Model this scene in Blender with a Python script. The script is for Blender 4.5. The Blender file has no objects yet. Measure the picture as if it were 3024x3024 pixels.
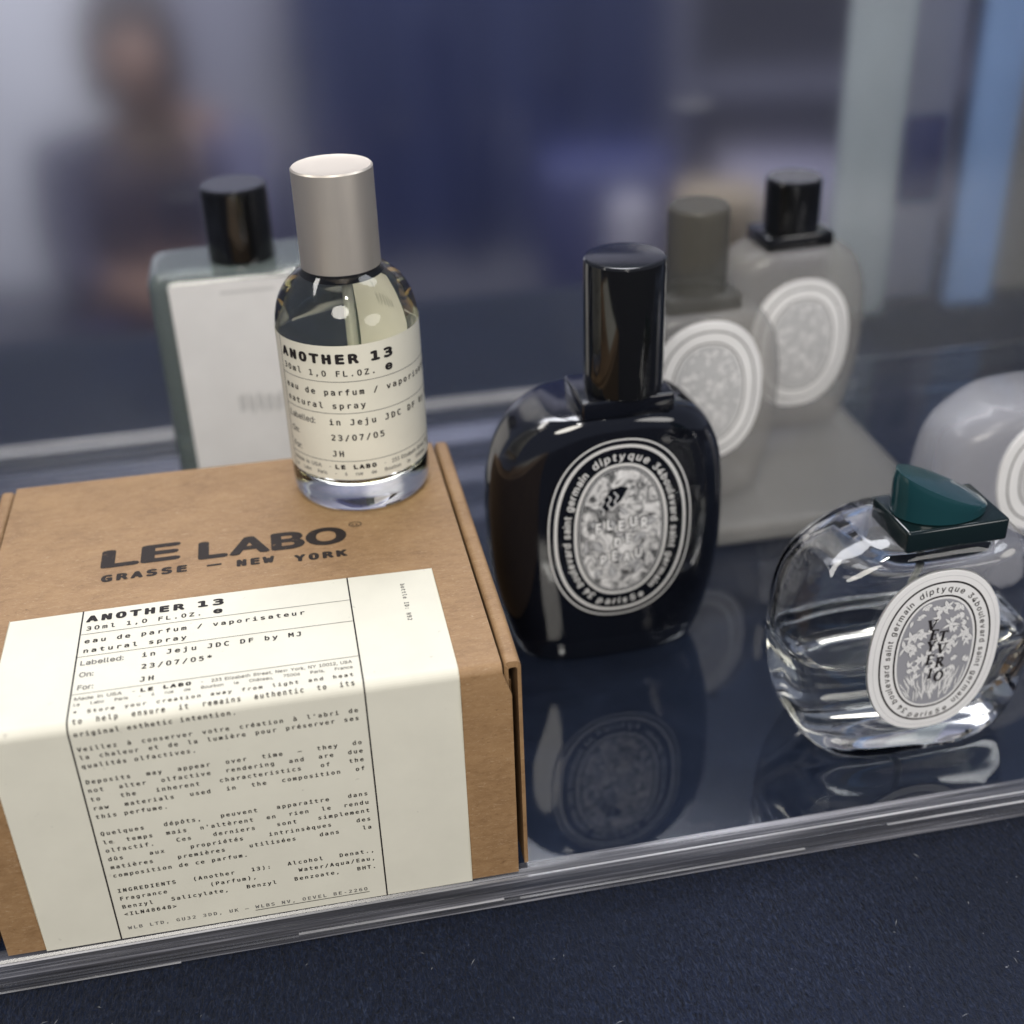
import bpy, bmesh, math, random, os
from mathutils import Vector, Matrix
random.seed(7)
PI = math.pi
sc = bpy.context.scene
COL = sc.collection

# ------------------------------------------------------------------ camera
cam_d = bpy.data.cameras.new('camera')
cam = bpy.data.objects.new('camera', cam_d); COL.objects.link(cam)
cam.location = (0.05554, -0.22395, 0.23442)
cam.rotation_euler = (1.0418, 0.0309, -0.195)
cam_d.sensor_width = 36; cam_d.lens = 45.40
cam_d.clip_start = 0.01; cam_d.clip_end = 60
cam_d.dof.use_dof = True
cam_d.dof.focus_distance = 0.303
cam_d.dof.aperture_fstop = 8.8
sc.camera = cam

# ------------------------------------------------------------------ world, exposure
w = bpy.data.worlds.new('World'); sc.world = w; w.use_nodes = True
w.node_tree.nodes['Background'].inputs[0].default_value = (0.54, 0.61, 0.84, 1)
w.node_tree.nodes['Background'].inputs[1].default_value = 0.27
sc.view_settings.view_transform = 'Standard'; sc.view_settings.look = 'None'
sc.view_settings.gamma = 1; sc.view_settings.exposure = 0; sc.view_settings.use_curve_mapping = False
sc.render.engine = 'CYCLES'
cy = sc.cycles
cy.use_denoising = True
cy.max_bounces = 14; cy.transmission_bounces = 14; cy.transparent_max_bounces = 16; cy.glossy_bounces = 6
cy.caustics_refractive = True; cy.caustics_reflective = False
cy.blur_glossy = 0.4; cy.sample_clamp_indirect = 4.0

# ------------------------------------------------------------------ lamps (the hall's ceiling lights, plus an added fill panel)
def area(name, loc, target, size, power, col, size_y=None):
    l = bpy.data.lights.new(name, 'AREA'); l.energy = power; l.color = col
    l.shape = 'ELLIPSE'; l.size = size * 1.1; l.size_y = (size_y or size) * 1.1
    o = bpy.data.objects.new(name, l); COL.objects.link(o); o.location = loc
    o.rotation_euler = (Vector(target) - Vector(loc)).to_track_quat('-Z', 'Y').to_euler()
    return o
area('ceiling_panel', (-0.20, -1.05, 0.95), (0.06, 0.03, 0.03), 0.6, 14.0, (1.0, 0.95, 0.86))
area('ceiling_panel', (0.75, 0.30, 1.3), (0.12, 0.08, 0.03), 0.5, 3.4, (0.93, 0.96, 1.0))
area('ceiling_strip', (-0.55, 0.45, 1.2), (0.06, 0.08, 0.06), 0.9, 3.6, (1.0, 0.97, 0.92), 0.12)
area('fill_panel', (0.75, -0.75, 0.35), (0.10, 0.08, 0.05), 0.5, 2.2, (1.0, 0.97, 0.93), 0.35)  # added fill: gives the cap, box front and black bottle something bright to reflect
area('hall_lamp', (0.2, 1.6, 1.9), (0.35, 3.0, -0.6), 1.6, 84, (0.94, 0.95, 1.0))
sp = bpy.data.lights.new('ceiling_spot', 'AREA'); sp.shape = 'DISK'; sp.size = 0.09; sp.energy = 2.6; sp.color = (1, 0.97, 0.92)
so = bpy.data.objects.new('ceiling_spot', sp); COL.objects.link(so); so.location = (0.10, -0.42, 1.15)
so.rotation_euler = (Vector((0.1, 0.08, 0.05)) - so.location).to_track_quat('-Z', 'Y').to_euler()

# ------------------------------------------------------------------ materials
def mat(name, col=(.5, .5, .5), rough=.5, metal=0, **kw):
    m = bpy.data.materials.new(name); m.use_nodes = True
    b = m.node_tree.nodes['Principled BSDF']
    b.inputs['Base Color'].default_value = (*col, 1); b.inputs['Roughness'].default_value = rough
    b.inputs['Metallic'].default_value = metal
    for k, v in kw.items():
        b.inputs[k.replace('_', ' ')].default_value = v
    return m
class N:
    def __init__(s, m): s.t = m.node_tree; s.b = s.t.nodes.get('Principled BSDF')
    def n(s, ty, **kw):
        x = s.t.nodes.new(ty)
        for k, v in kw.items(): setattr(x, k, v)
        return x
    def l(s, a, b): s.t.links.new(a, b)
    def coords(s, scale=(1, 1, 1), rot=(0, 0, 0)):
        c = s.n('ShaderNodeTexCoord'); mp = s.n('ShaderNodeMapping')
        mp.inputs['Scale'].default_value = scale; mp.inputs['Rotation'].default_value = rot
        s.l(c.outputs['Object'], mp.inputs['Vector']); return mp.outputs[0]
    def noise(s, vec, scale, detail=4, rough=.6, dist=0):
        x = s.n('ShaderNodeTexNoise'); s.l(vec, x.inputs['Vector'])
        x.inputs['Scale'].default_value = scale; x.inputs['Detail'].default_value = detail
        x.inputs['Roughness'].default_value = rough; x.inputs['Distortion'].default_value = dist
        return x.outputs['Fac']
    def ramp(s, fac, stops):
        r = s.n('ShaderNodeValToRGB'); e = r.color_ramp.elements
        while len(e) < len(stops): e.new(.5)
        for el, (p, c) in zip(e, stops): el.position = p; el.color = (*c, 1) if len(c) == 3 else c
        s.l(fac, r.inputs[0]); return r.outputs[0]
    def mixc(s, fac, a, b, mode='MIX'):
        x = s.n('ShaderNodeMix', data_type='RGBA', blend_type=mode)
        for sock, v in ((x.inputs[0], fac), (x.inputs[6], a), (x.inputs[7], b)):
            if hasattr(v, 'links') or hasattr(v, 'is_linked'): s.l(v, sock)
            else: sock.default_value = v if not isinstance(v, tuple) else (*v, 1)
        return x.outputs[2]
    def bump(s, h, strength=.3, dist=.0002):
        x = s.n('ShaderNodeBump'); x.inputs['Strength'].default_value = strength; x.inputs['Distance'].default_value = dist
        s.l(h, x.inputs['Height']); s.l(x.outputs[0], s.b.inputs['Normal'])

def m_kraft():
    m = mat('kraft_board', (.42, .23, .09), .62); n = N(m)
    a = n.noise(n.coords((300, 620, 620)), 1.0, 5, .7, .4)
    b = n.noise(n.coords((60, 95, 95)), 1.0, 5, .62)
    fib = n.noise(n.coords((520, 1700, 1700), (0, 0, .25)), 1.0, 3, .75, 1.6)
    c1 = n.ramp(b, [(.34, (.226, .126, .055)), (.66, (.318, .188, .086))])
    c2 = n.mixc(n.ramp(a, [(.35, (0, 0, 0)), (.75, (.75, .75, .75))]), c1, (.38, .235, .115))
    c3 = n.mixc(n.ramp(fib, [(.57, (0, 0, 0)), (.70, (.7, .7, .7))]), c2, (.47, .33, .20))
    c4 = n.mixc(n.ramp(fib, [(.28, (.75, .75, .75)), (.40, (0, 0, 0))]), c3, (.14, .072, .03))
    n.l(c4, n.b.inputs['Base Color']); n.bump(a, .25, .00012)
    return m
def m_paper(name, col, dirt=True):
    m = mat(name, col, .5); n = N(m)
    a = n.noise(n.coords((70, 70, 70)), 1.0, 4)
    lo = tuple(c * .93 for c in col)
    c = n.ramp(a, [(.3, lo), (.7, col)])
    if dirt:
        d = n.noise(n.coords((420, 420, 420)), 1.0, 2, .5)
        c = n.mixc(n.ramp(d, [(.72, (0, 0, 0)), (.80, (.5, .5, .5))]), c, (.42, .39, .33))
    n.l(c, n.b.inputs['Base Color']); n.bump(n.noise(n.coords((25, 25, 25)), 1.0, 2), .25, .0006)
    return m
def m_glass(name, col=(1, 1, 1), ior=1.5, rough=0.0):
    m = bpy.data.materials.new(name); m.use_nodes = True; t = m.node_tree
    for x in list(t.nodes):
        if x.type == 'BSDF_PRINCIPLED': t.nodes.remove(x)
    g = t.nodes.new('ShaderNodeBsdfGlass'); g.inputs[0].default_value = (*col, 1)
    g.inputs['Roughness'].default_value = rough; g.inputs['IOR'].default_value = ior
    t.links.new(g.outputs[0], t.nodes['Material Output'].inputs['Surface'])
    return m
def add_absorb(m, col, dens):
    t = m.node_tree; v = t.nodes.new('ShaderNodeVolumeAbsorption')
    v.inputs[0].default_value = (*col, 1); v.inputs[1].default_value = dens
    t.links.new(v.outputs[0], t.nodes['Material Output'].inputs['Volume'])
def m_acrylic(name, haze=0.0, hazecol=(.5, .5, .54), streak=False):
    # clear sheet: mirror reflection by Fresnel over plain see-through, plus haze painted in for reflected room light and edge glints
    m = bpy.data.materials.new(name); m.use_nodes = True; t = m.node_tree
    t.nodes.remove(t.nodes['Principled BSDF']); n = N(m)
    fr = n.n('ShaderNodeFresnel'); fr.inputs[0].default_value = 1.72
    tr = n.n('ShaderNodeBsdfTransparent'); tr.inputs[0].default_value = (.95, .96, .97, 1)
    gl = n.n('ShaderNodeBsdfGlossy'); gl.inputs['Roughness'].default_value = .22 if streak is True else .012
    mx = n.n('ShaderNodeMixShader'); n.l(fr.outputs[0], mx.inputs[0]); n.l(tr.outputs[0], mx.inputs[1]); n.l(gl.outputs[0], mx.inputs[2])
    out = mx.outputs[0]
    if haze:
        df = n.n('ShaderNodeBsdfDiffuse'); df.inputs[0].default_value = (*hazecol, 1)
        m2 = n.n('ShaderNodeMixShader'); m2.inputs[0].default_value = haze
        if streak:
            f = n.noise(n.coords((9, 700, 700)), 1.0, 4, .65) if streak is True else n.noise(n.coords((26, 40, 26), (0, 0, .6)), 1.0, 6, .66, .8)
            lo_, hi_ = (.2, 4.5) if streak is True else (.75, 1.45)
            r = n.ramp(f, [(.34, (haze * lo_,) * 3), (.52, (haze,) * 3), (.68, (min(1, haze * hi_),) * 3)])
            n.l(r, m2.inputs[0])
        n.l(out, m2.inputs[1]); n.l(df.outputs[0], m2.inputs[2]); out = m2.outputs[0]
    n.l(out, t.nodes['Material Output'].inputs['Surface'])
    return m
def m_cloth():
    m = mat('navy_jersey_cloth', (.011, .016, .036), .92, 0); n = N(m)
    rib = n.noise(n.coords((1500, 520, 700), (0, 0, .12)), 1.0, 4, .75, .9)
    big = n.noise(n.coords((14, 14, 14)), 1.0, 4)
    spk = n.noise(n.coords((900, 900, 900)), 1.0, 1, .4)
    c = n.ramp(rib, [(.36, (.0020, .0035, .0085)), (.54, (.0085, .0155, .042)), (.70, (.040, .054, .096))])
    c = n.mixc(n.ramp(big, [(.35, (0, 0, 0)), (.7, (.45, .45, .45))]), c, (.006, .011, .026))
    c = n.mixc(n.ramp(spk, [(.815, (0, 0, 0)), (.83, (.8, .8, .8))]), c, (.30, .31, .34))
    n.l(c, n.b.inputs['Base Color']); n.bump(rib, 1.0, .0009)
    n.b.inputs['Sheen Weight'].default_value = .06; n.b.inputs['Specular IOR Level'].default_value = .15
    return m
def m_brushed(name, col):
    m = mat(name, col, .5, .82); n = N(m)
    a = n.noise(n.coords((3000, 3000, 300)), 1.0, 2, .5)
    n.l(n.ramp(a, [(.3, (.37, .37, .37)), (.7, (.41, .41, .41))]), n.b.inputs['Roughness'])
    return m
def m_fabric(name, col, s=60):
    m = mat(name, col, .85); n = N(m)
    a = n.noise(n.coords((s, s, s * .4)), 1.0, 4)
    n.l(n.ramp(a, [(.3, tuple(c * .78 for c in col)), (.7, tuple(c * 1.15 for c in col))]), n.b.inputs['Base Color'])
    return m
def m_ink(name='print_ink', col=(.020, .017, .018), wear=False):
    m = mat(name, col, .5); n = N(m)
    n.b.inputs['Specular IOR Level'].default_value = .12; a = n.noise(n.coords((700, 700, 700)), 1.0, 3, .6)
    if wear:
        b = n.noise(n.coords((60, 60, 60)), 1.0, 2)
        k = n.ramp(a, [(.64, (0, 0, 0)), (.72, (.75, .75, .75))])
        c = n.mixc(k, col, (.15, .09, .05)); n.l(c, n.b.inputs['Base Color'])
    else:
        n.l(n.ramp(a, [(.3, tuple(c * .8 for c in col)), (.7, tuple(c * 1.5 for c in col))]), n.b.inputs['Base Color'])
    return m
M = dict(
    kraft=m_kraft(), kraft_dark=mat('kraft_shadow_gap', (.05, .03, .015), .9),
    paper=m_paper('cream_label_paper', (.735, .71, .60)), ink=m_ink(), boxink=m_ink('box_print_ink', (.028, .022, .020), True),
    greyink=m_ink('grey_ink', (.13, .125, .12)),
    glass=m_glass('clear_glass'), liquid=m_glass('perfume_liquid', ior=.907), clearliq=m_glass('clear_perfume', ior=.907),
    air=m_glass('air_space', ior=.667), tube=mat('frosted_tube', (.86, .87, .78), .3, 0, Transmission_Weight=.35),
    steel=m_brushed('brushed_silver', (.78, .705, .60)), dark=mat('black_plastic', (.012, .012, .013), .3),
    black=mat('black_lacquer', (.004, .0045, .007), .05, 0, Coat_Weight=.7, Coat_Roughness=.03),
    capblack=mat('black_gloss_cap', (.006, .006, .006), .10, 0, Coat_Weight=.5),
    teal=mat('dark_green_lacquer', (.006, .014, .015), .14, 0, Coat_Weight=.4),
    white=m_paper('white_label', (.82, .81, .80), False), grey=mat('engraving_grey', (.30, .30, .325), .5),
    lightgrey=mat('light_grey_line', (.50, .50, .50), .5), silver=mat('silver_print', (.66, .65, .63), .35),
    leafink=mat('engraving_line', (.16, .16, .18), .5),
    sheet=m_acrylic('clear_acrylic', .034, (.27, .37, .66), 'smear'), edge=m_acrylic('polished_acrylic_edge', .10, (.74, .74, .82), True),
    glint_edge=m_acrylic('painted_edge_glint', .42, (.80, .80, .84), True),  # pale diffuse colour painting light caught in the edges
    cloth=m_cloth(),
)
add_absorb(M['liquid'], (.955, .93, .45), 19)
add_absorb(M['clearliq'], (.95, .95, .72), 9)
M['frost'] = mat('pale_frosted_glass', (.36, .345, .32), .30, 0, Alpha=.42, Coat_Weight=.25)
M['glassgreen'] = mat('pale_green_glass', (.36, .42, .39), .06, 0, Transmission_Weight=.72, Coat_Weight=.4)
M['frostgrey'] = mat('grey_frosted_glass', (.50, .50, .54), .25, 0, Alpha=.42, Coat_Weight=.25)
M['olive'] = mat('dark_olive_cap', (.085, .082, .068), .4, 0, Alpha=.6)
def m_mottle():
    m = mat('engraving_mottle', (.5, .5, .5), .4); n = N(m)
    a = n.noise(n.coords((210, 210, 210)), 1.0, 5, .62, 1.6)
    n.l(n.ramp(a, [(.36, (.02, .02, .02)), (.45, (.22, .22, .22)), (.53, (.58, .57, .56)), (.66, (.80, .79, .78))]), n.b.inputs['Base Color'])
    return m
M['mottle'] = m_mottle()
n = N(M['black']); f = n.noise(n.coords((55, 55, 55)), 1.0, 6, .7, .6)
n.l(n.ramp(f, [(.42, (.03, .03, .03)), (.70, (.17, .17, .17))]), n.b.inputs['Roughness']); n.l(n.ramp(f, [(.42, (.02, .02, .02)), (.70, (.12, .12, .12))]), n.b.inputs['Coat Roughness'])

# ------------------------------------------------------------------ mesh helpers
def link(name, me, mats, parent=None, smooth=False):
    o = bpy.data.objects.new(name, me); COL.objects.link(o)
    for m in (mats if isinstance(mats, (list, tuple)) else [mats]): me.materials.append(m)
    if parent: o.parent = parent
    if smooth:
        for p in me.polygons: p.use_smooth = True
    return o
def from_bm(name, bm, mats, parent=None, smooth=False, angle=None):
    bmesh.ops.recalc_face_normals(bm, faces=bm.faces)
    me = bpy.data.meshes.new(name); bm.to_mesh(me); bm.free()
    o = link(name, me, mats, parent, smooth or angle is not None)
    if angle is not None:
        me.set_sharp_from_angle(angle=math.radians(angle))
    return o
def thing(name, label, cat, loc=(0, 0, 0), rz=0, group=None):
    o = bpy.data.objects.new(name, None); COL.objects.link(o); o.empty_display_size = .01
    o.location = loc; o.rotation_euler = (0, 0, rz); tag(o, label, cat, group); return o
def tag(o, label, cat, group=None):
    o['label'] = label; o['category'] = cat
    if group: o['group'] = group
    return o
def box_bm(x0, x1, y0, y1, z0, z1, bevel=0, seg=2, bm=None):
    bm = bm or bmesh.new()
    r = bmesh.ops.create_cube(bm, size=1)
    for v in r['verts']:
        v.co = Vector(((x0 + x1) / 2 + v.co.x * (x1 - x0), (y0 + y1) / 2 + v.co.y * (y1 - y0), (z0 + z1) / 2 + v.co.z * (z1 - z0)))
    if bevel:
        es = list({e for v in r['verts'] for e in v.link_edges})
        bmesh.ops.bevel(bm, geom=es, offset=bevel, segments=seg, profile=.5, affect='EDGES')
    return bm
def lathe_bm(prof, seg=96, bm=None, c=(0, 0)):
    bm = bm or bmesh.new(); rings = []
    for r, z in prof:
        if r < 1e-7: rings.append([bm.verts.new((c[0], c[1], z))])
        else: rings.append([bm.verts.new((c[0] + r * math.cos(2 * PI * i / seg), c[1] + r * math.sin(2 * PI * i / seg), z)) for i in range(seg)])
    for a, b in zip(rings, rings[1:]):
        for i in range(seg):
            j = (i + 1) % seg
            if len(a) == 1 and len(b) == 1: continue
            if len(a) == 1: bm.faces.new((a[0], b[i], b[j]))
            elif len(b) == 1: bm.faces.new((a[i], a[j], b[0]))
            else: bm.faces.new((a[i], a[j], b[j], b[i]))
    return bm
def spline(pts, n):
    # Catmull-Rom through rows of equal length
    out = []
    P = [pts[0]] + list(pts) + [pts[-1]]
    for k in range(1, len(P) - 2):
        for i in range(n):
            t = i / n
            row = []
            for a, b, c, d in zip(P[k - 1], P[k], P[k + 1], P[k + 2]):
                row.append(.5 * ((2 * b) + (-a + c) * t + (2 * a - 5 * b + 4 * c - d) * t * t + (-a + 3 * b - 3 * c + d) * t ** 3))
            out.append(row)
    out.append(list(pts[-1])); return out
def rounded(prof_fn): return prof_fn

# ------------------------------------------------------------------ lettering
def load_font(fn):
    try:
        p = os.path.join(bpy.utils.system_resource('DATAFILES', path='fonts'), fn)
        return bpy.data.fonts.load(p)
    except Exception:
        return None
MONO = load_font('DejaVuSansMono.woff2'); SANS = load_font('Inter.woff2')
_g = {}
def glyph(ch, font='mono', bold=0.0):
    k = (ch, font, bold)
    if k in _g: return _g[k]
    cu = bpy.data.curves.new('t', 'FONT'); cu.body = ch; cu.size = 1; cu.offset = bold; cu.resolution_u = 4; cu.fill_mode = 'FRONT'
    f = MONO if font == 'mono' else SANS
    if f: cu.font = f
    ob = bpy.data.objects.new('t', cu); COL.objects.link(ob)
    dg = bpy.context.evaluated_depsgraph_get(); dg.update()
    me = bpy.data.meshes.new_from_object(ob.evaluated_get(dg), depsgraph=dg)
    vs = [(v.co.x, v.co.y) for v in me.vertices]; fs = [tuple(p.vertices) for p in me.polygons]
    bpy.data.objects.remove(ob); bpy.data.curves.remove(cu); bpy.data.meshes.remove(me)
    _g[k] = (vs, fs); return _g[k]

class Print:
    """flat print in (x, s) label coordinates, mapped onto a surface by fn(x, s, lift)"""
    def __init__(self, fn): self.fn = fn; self.v = []; self.f = []; self.m = []
    def poly(self, pts, mi, lift):
        b = len(self.v); self.v += [self.fn(x, s, lift) for x, s in pts]
        self.f.append(tuple(range(b, b + len(pts)))); self.m.append(mi)
    def quadstrip(self, pts0, pts1, mi, lift, closed=False):
        b = len(self.v); n = len(pts0)
        self.v += [self.fn(x, s, lift) for x, s in pts0] + [self.fn(x, s, lift) for x, s in pts1]
        for i in range(n if closed else n - 1):
            j = (i + 1) % n
            self.f.append((b + i, b + j, b + n + j, b + n + i)); self.m.append(mi)
    def grid(self, xs, ss, mi, lift):
        b = len(self.v); nx = len(xs)
        for s in ss:
            for x in xs: self.v.append(self.fn(x, s, lift))
        for r in range(len(ss) - 1):
            for c in range(nx - 1):
                a = b + r * nx + c
                self.f.append((a, a + 1, a + nx + 1, a + nx)); self.m.append(mi)
    def hline(self, x0, x1, s, t, mi, lift, n=40):
        xs = [x0 + (x1 - x0) * i / n for i in range(n + 1)]
        self.quadstrip([(x, s - t / 2) for x in xs], [(x, s + t / 2) for x in xs], mi, lift)
    def vline(self, x, s0, s1, t, mi, lift, n=240):
        ss = [s0 + (s1 - s0) * i / n for i in range(n + 1)]
        self.quadstrip([(x - t / 2, s) for s in ss], [(x + t / 2, s) for s in ss], mi, lift)
    def put(self, ch, x, s, sx, sy, mi, lift, font='mono', bold=0.0, ang=0.0, shear=0.0, up=-1):
        if ch == '0' and font == 'mono': ch = 'O'
        vs, fs = glyph(ch, font, 0.0); ca, sa = math.cos(ang), math.sin(ang)
        bd = bold + (.021 if font == 'mono' else .014)
        for k, (ox, oy) in enumerate([(bd * math.cos(q * PI / 4), bd * math.sin(q * PI / 4)) for q in range(8 if bd > .03 else 4)] if bd > .03 else ((-bd, 0), (bd, 0), (0, -bd * .8), (0, bd * .8))):      # ink spread thickens the strokes
            b = len(self.v)
            for px, py in vs:
                px += ox; py += oy
                qx, qy = (px + shear * py) * sx, py * sy
                rx, ry = qx * ca - qy * sa, qx * sa + qy * ca
                self.v.append(self.fn(x + rx, s + up * ry, lift + k * 2e-6))
            for f in fs: self.f.append(tuple(b + i for i in f)); self.m.append(mi)
    def mono(self, text, x0, s, adv, cap, mi, lift, x1=None, bold=0.0, justify=False, ang=0.0, dirx=1, dirs=0):
        sx = adv / .602; sy = cap / .729
        words = text.split(' ')
        if justify and x1 is not None and len(words) > 1:
            free = (x1 - x0) - sum(len(wd) for wd in words) * adv
            gap = free / (len(words) - 1); x = x0
            for wd in words:
                for i, ch in enumerate(wd): self.put(ch, x + i * adv, s, sx, sy, mi, lift, 'mono', bold)
                x += len(wd) * adv + gap
            return
        if x1 is not None: adv = (x1 - x0) / len(text); sx = adv / .602
        for i, ch in enumerate(text):
            if ch == ' ': continue
            self.put(ch, x0 + dirx * i * adv, s + dirs * i * adv, sx, sy, mi, lift, 'mono', bold, ang)
    def sans(self, text, x0, x1, s, cap, mi, lift, bold=0.0, justify=True, fill=None):
        # proportional line stretched to run from x0 to x1
        adv = []; x = 0
        for ch in text:
            if ch == ' ': adv.append((x, 0)); x += .30; continue
            vs, _ = glyph(ch, 'sans', 0.0); lo = min(p[0] for p in vs); hi = max(p[0] for p in vs)
            adv.append((x - lo, 1)); x += hi - lo + .085
        k = (x1 - x0) / (x - .085); sy = cap / .727
        for ch, (px, on) in zip(text, adv):
            if on: self.put(ch, x0 + px * k, s, k, sy, mi, lift, 'sans', bold)
    def build(self, name, mats, parent, smooth=False):
        me = bpy.data.meshes.new(name); me.from_pydata(self.v, [], self.f)
        for p, m in zip(me.polygons, self.m): p.material_index = m
        if smooth:
            for p in me.polygons: p.use_smooth = True
        me.update()
        return link(name, me, mats, parent)

# ================================================================== table cloth and acrylic sheet
bm = bmesh.new()
xs = [-1.2 + 2.6 * i / 130 for i in range(131)]; ys = [-.45 + .87 * i / 60 for i in range(61)]
def cz(x, y):
    u = .0006 * math.sin(9 * x + 3 * y) * math.sin(14 * y - 2 * x) + .0009 * math.sin(3.1 * x + 1.2) * math.sin(6.2 * y + .6)
    return -.0105 + u - .0009
g = [[bm.verts.new((x, y, cz(x, y))) for x in xs] for y in ys]
for r in range(60):
    for c in range(130): bm.faces.new((g[r][c], g[r][c + 1], g[r + 1][c + 1], g[r + 1][c]))
# the cloth falls over the far edge of the table
top = g[-1]; prev = top
for k, (dy, dz) in enumerate(((.008, -.004), (.013, -.02), (.016, -.3), (.018, -1.1))):
    row = [bm.verts.new((v.co.x, .42 + dy + (.012 * math.sin(v.co.x * 24) if k > 1 else 0), -.0115 + dz)) for v in top]
    for c in range(130): bm.faces.new((prev[c], prev[c + 1], row[c + 1], row[c]))
    prev = row
rl = random.Random(21)
for _ in range(90):          # lint caught on the knit
    x, y = rl.uniform(-.08, .30), rl.uniform(-.075, -.006)
    a = rl.uniform(0, 6.3); ln = rl.choice((.0003, .0004, .0006, .0011)); wd = rl.uniform(.00007, .00012); c_, s_ = math.cos(a), math.sin(a)
    zz = cz(x, y) + .0004
    vs = [bm.verts.new((x + p * ln * c_ - q * wd * s_, y + p * ln * s_ + q * wd * c_, zz + .0002 * (1 - abs(p)))) for p, q in ((-1, 0), (0, -1), (1, 0), (0, 1))]
    fc = bm.faces.new(vs); fc.material_index = 1
o = from_bm('table_cloth', bm, [M['cloth'], mat('pale_lint', (.22, .23, .25), .9)], None, True); o['kind'] = 'structure'
o['label'] = 'dark navy knitted cloth covering the table'

stand = thing('acrylic_stand', 'clear acrylic display sheet lying on the navy cloth under all the bottles', 'display stand', (0, 0, -.010))
AX0, AX1, AY1 = -.34, .52, .268
from_bm('sheet', box_bm(AX0, AX1, .0025, AY1 - .002, 0, .0098, .0003, 1), M['sheet'], stand)
# front edge: two stacked polished lips with small steps
def edge(name, prof, x0, x1, m, nx=80, jitter=0):
    bm = bmesh.new(); rows = []
    for i in range(nx + 1):
        x = x0 + (x1 - x0) * i / nx
        rows.append([bm.verts.new((x, y, z)) for y, z in prof])
    for a, b in zip(rows, rows[1:]):
        for k in range(len(prof) - 1): bm.faces.new((a[k], b[k], b[k + 1], a[k + 1]))
    o = from_bm(name, bm, m, stand)
    sgn = -1 if prof[0][0] < .1 else 1                     # the strip's faces look outwards and up
    if sum(p.normal.z * 2 + p.normal.y * sgn for p in o.data.polygons) < 0: o.data.flip_normals()
    return o
edge('front_edge', [(.0030, .00985), (.0012, .00985), (.0004, .0094), (-.0002, .0088), (-.0003, .0066), (.0002, .0063), (.0002, .0060), (-.0006, .0057),
                    (-.0008, .0030), (-.0003, .0027), (-.0003, .0023), (-.0009, .0020), (-.0010, .0006), (-.0004, .0001)], AX0, AX1, M['edge'])
for (x0, x1, z) in ((AX0 + .002, AX1 - .002, .0093), (-.33, .012, .0006), (.094, .168, .00235), (.19, .40, .0059), (.04, .09, .0030)):  # thin pale bars painting the highlights along the front edge
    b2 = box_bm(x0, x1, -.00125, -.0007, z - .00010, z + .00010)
    from_bm('edge_glint', b2, M['glint_edge'], stand)
edge('back_edge', [(AY1 - .006, .0099), (AY1, .0099), (AY1 + .0003, .005), (AY1, 0)], AX0, .176, M['glint_edge'])  # bright rear line painted by its pale colour

scr = thing('blur_screen', 'upright hazy clear acrylic screen added behind the bottles to blur the background', 'screen', (0, .2640, 0))
from_bm('panel', box_bm(AX0 + .01, AX1 - .01, -.0012, .0012, .0002, .29, .0002, 1), m_glass('hazy_acrylic', (.97, .975, .98), 1.45, .15), scr)  # invented pane whose rough glass softens everything behind it
from_bm('foot_strip', box_bm(AX0 + .01, .172, -.0032, -.0014, .0002, .0052, .0004, 1), M['glint_edge'], scr)  # bright line painted along the added screen's foot
rs = tag(from_bm('display_riser', box_bm(.176, .268, .129, .247, .0001, .0085, .0030, 4), mat('frosted_white_acrylic', (.36, .35, .33), .3, 0, Alpha=.42), None, angle=40), 'low frosted pale grey block under the two pale oval bottles', 'display block')

# ================================================================== kraft box
H = .063; XL0, XL1 = -.0238, .0922; D = .110
kb = thing('kraft_box', 'brown kraft carton with black stamped lettering and a cream label folded over its front edge', 'box')
T = .0013
# lid: top panel folded over a soft front edge into the front flap
def lid_prof(off):
    r = .0022 - off; p = [(D, H - off)]
    for i in range(1, 12): p.append((D - (D - .0022) * i / 12, H - off))
    for i in range(9):
        a = PI / 2 * i / 8
        p.append((.0022 - r * math.sin(a), H - .0022 + r * math.cos(a)))
    for i in range(1, 11): p.append((off, (H - .0022) * (1 - i / 10) + .0004 * i / 10))
    return p
po, pi_ = lid_prof(0), lid_prof(T)
bm = bmesh.new(); rows = []
NX = 40
for i in range(NX + 1):
    t = i / NX
    ro = []
    for prof in (po, pi_):
        for (y, z) in prof:
            # the front flap is a little wider than the lid top
            k = 0 if z > H - .004 else 1
            x = (XL0 - .0014 * k) + (XL1 + .0019 * k - XL0 + .0014 * k) * t
            zz = z + (.0006 * math.sin(PI * t) * math.sin(PI * min(1, max(0, y / D))) if y > .003 else 0) + .0006 * (1 - t)
            ro.append(bm.verts.new((x, y, zz)))
    rows.append(ro)
n = len(po)
for a, b in zip(rows, rows[1:]):
    for k in range(n - 1):
        bm.faces.new((a[k], b[k], b[k + 1], a[k + 1])); bm.faces.new((a[n + k + 1], b[n + k + 1], b[n + k], a[n + k]))
    bm.faces.new((a[0], a[n], b[n], b[0])); bm.faces.new((a[n - 1], b[n - 1], b[2 * n - 1], a[2 * n - 1]))
for e in (rows[0], rows[-1]):
    for k in range(n - 1): bm.faces.new((e[k], e[k + 1], e[n + k + 1], e[n + k]))
from_bm('lid', bm, M['kraft'], kb, angle=40)
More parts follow.
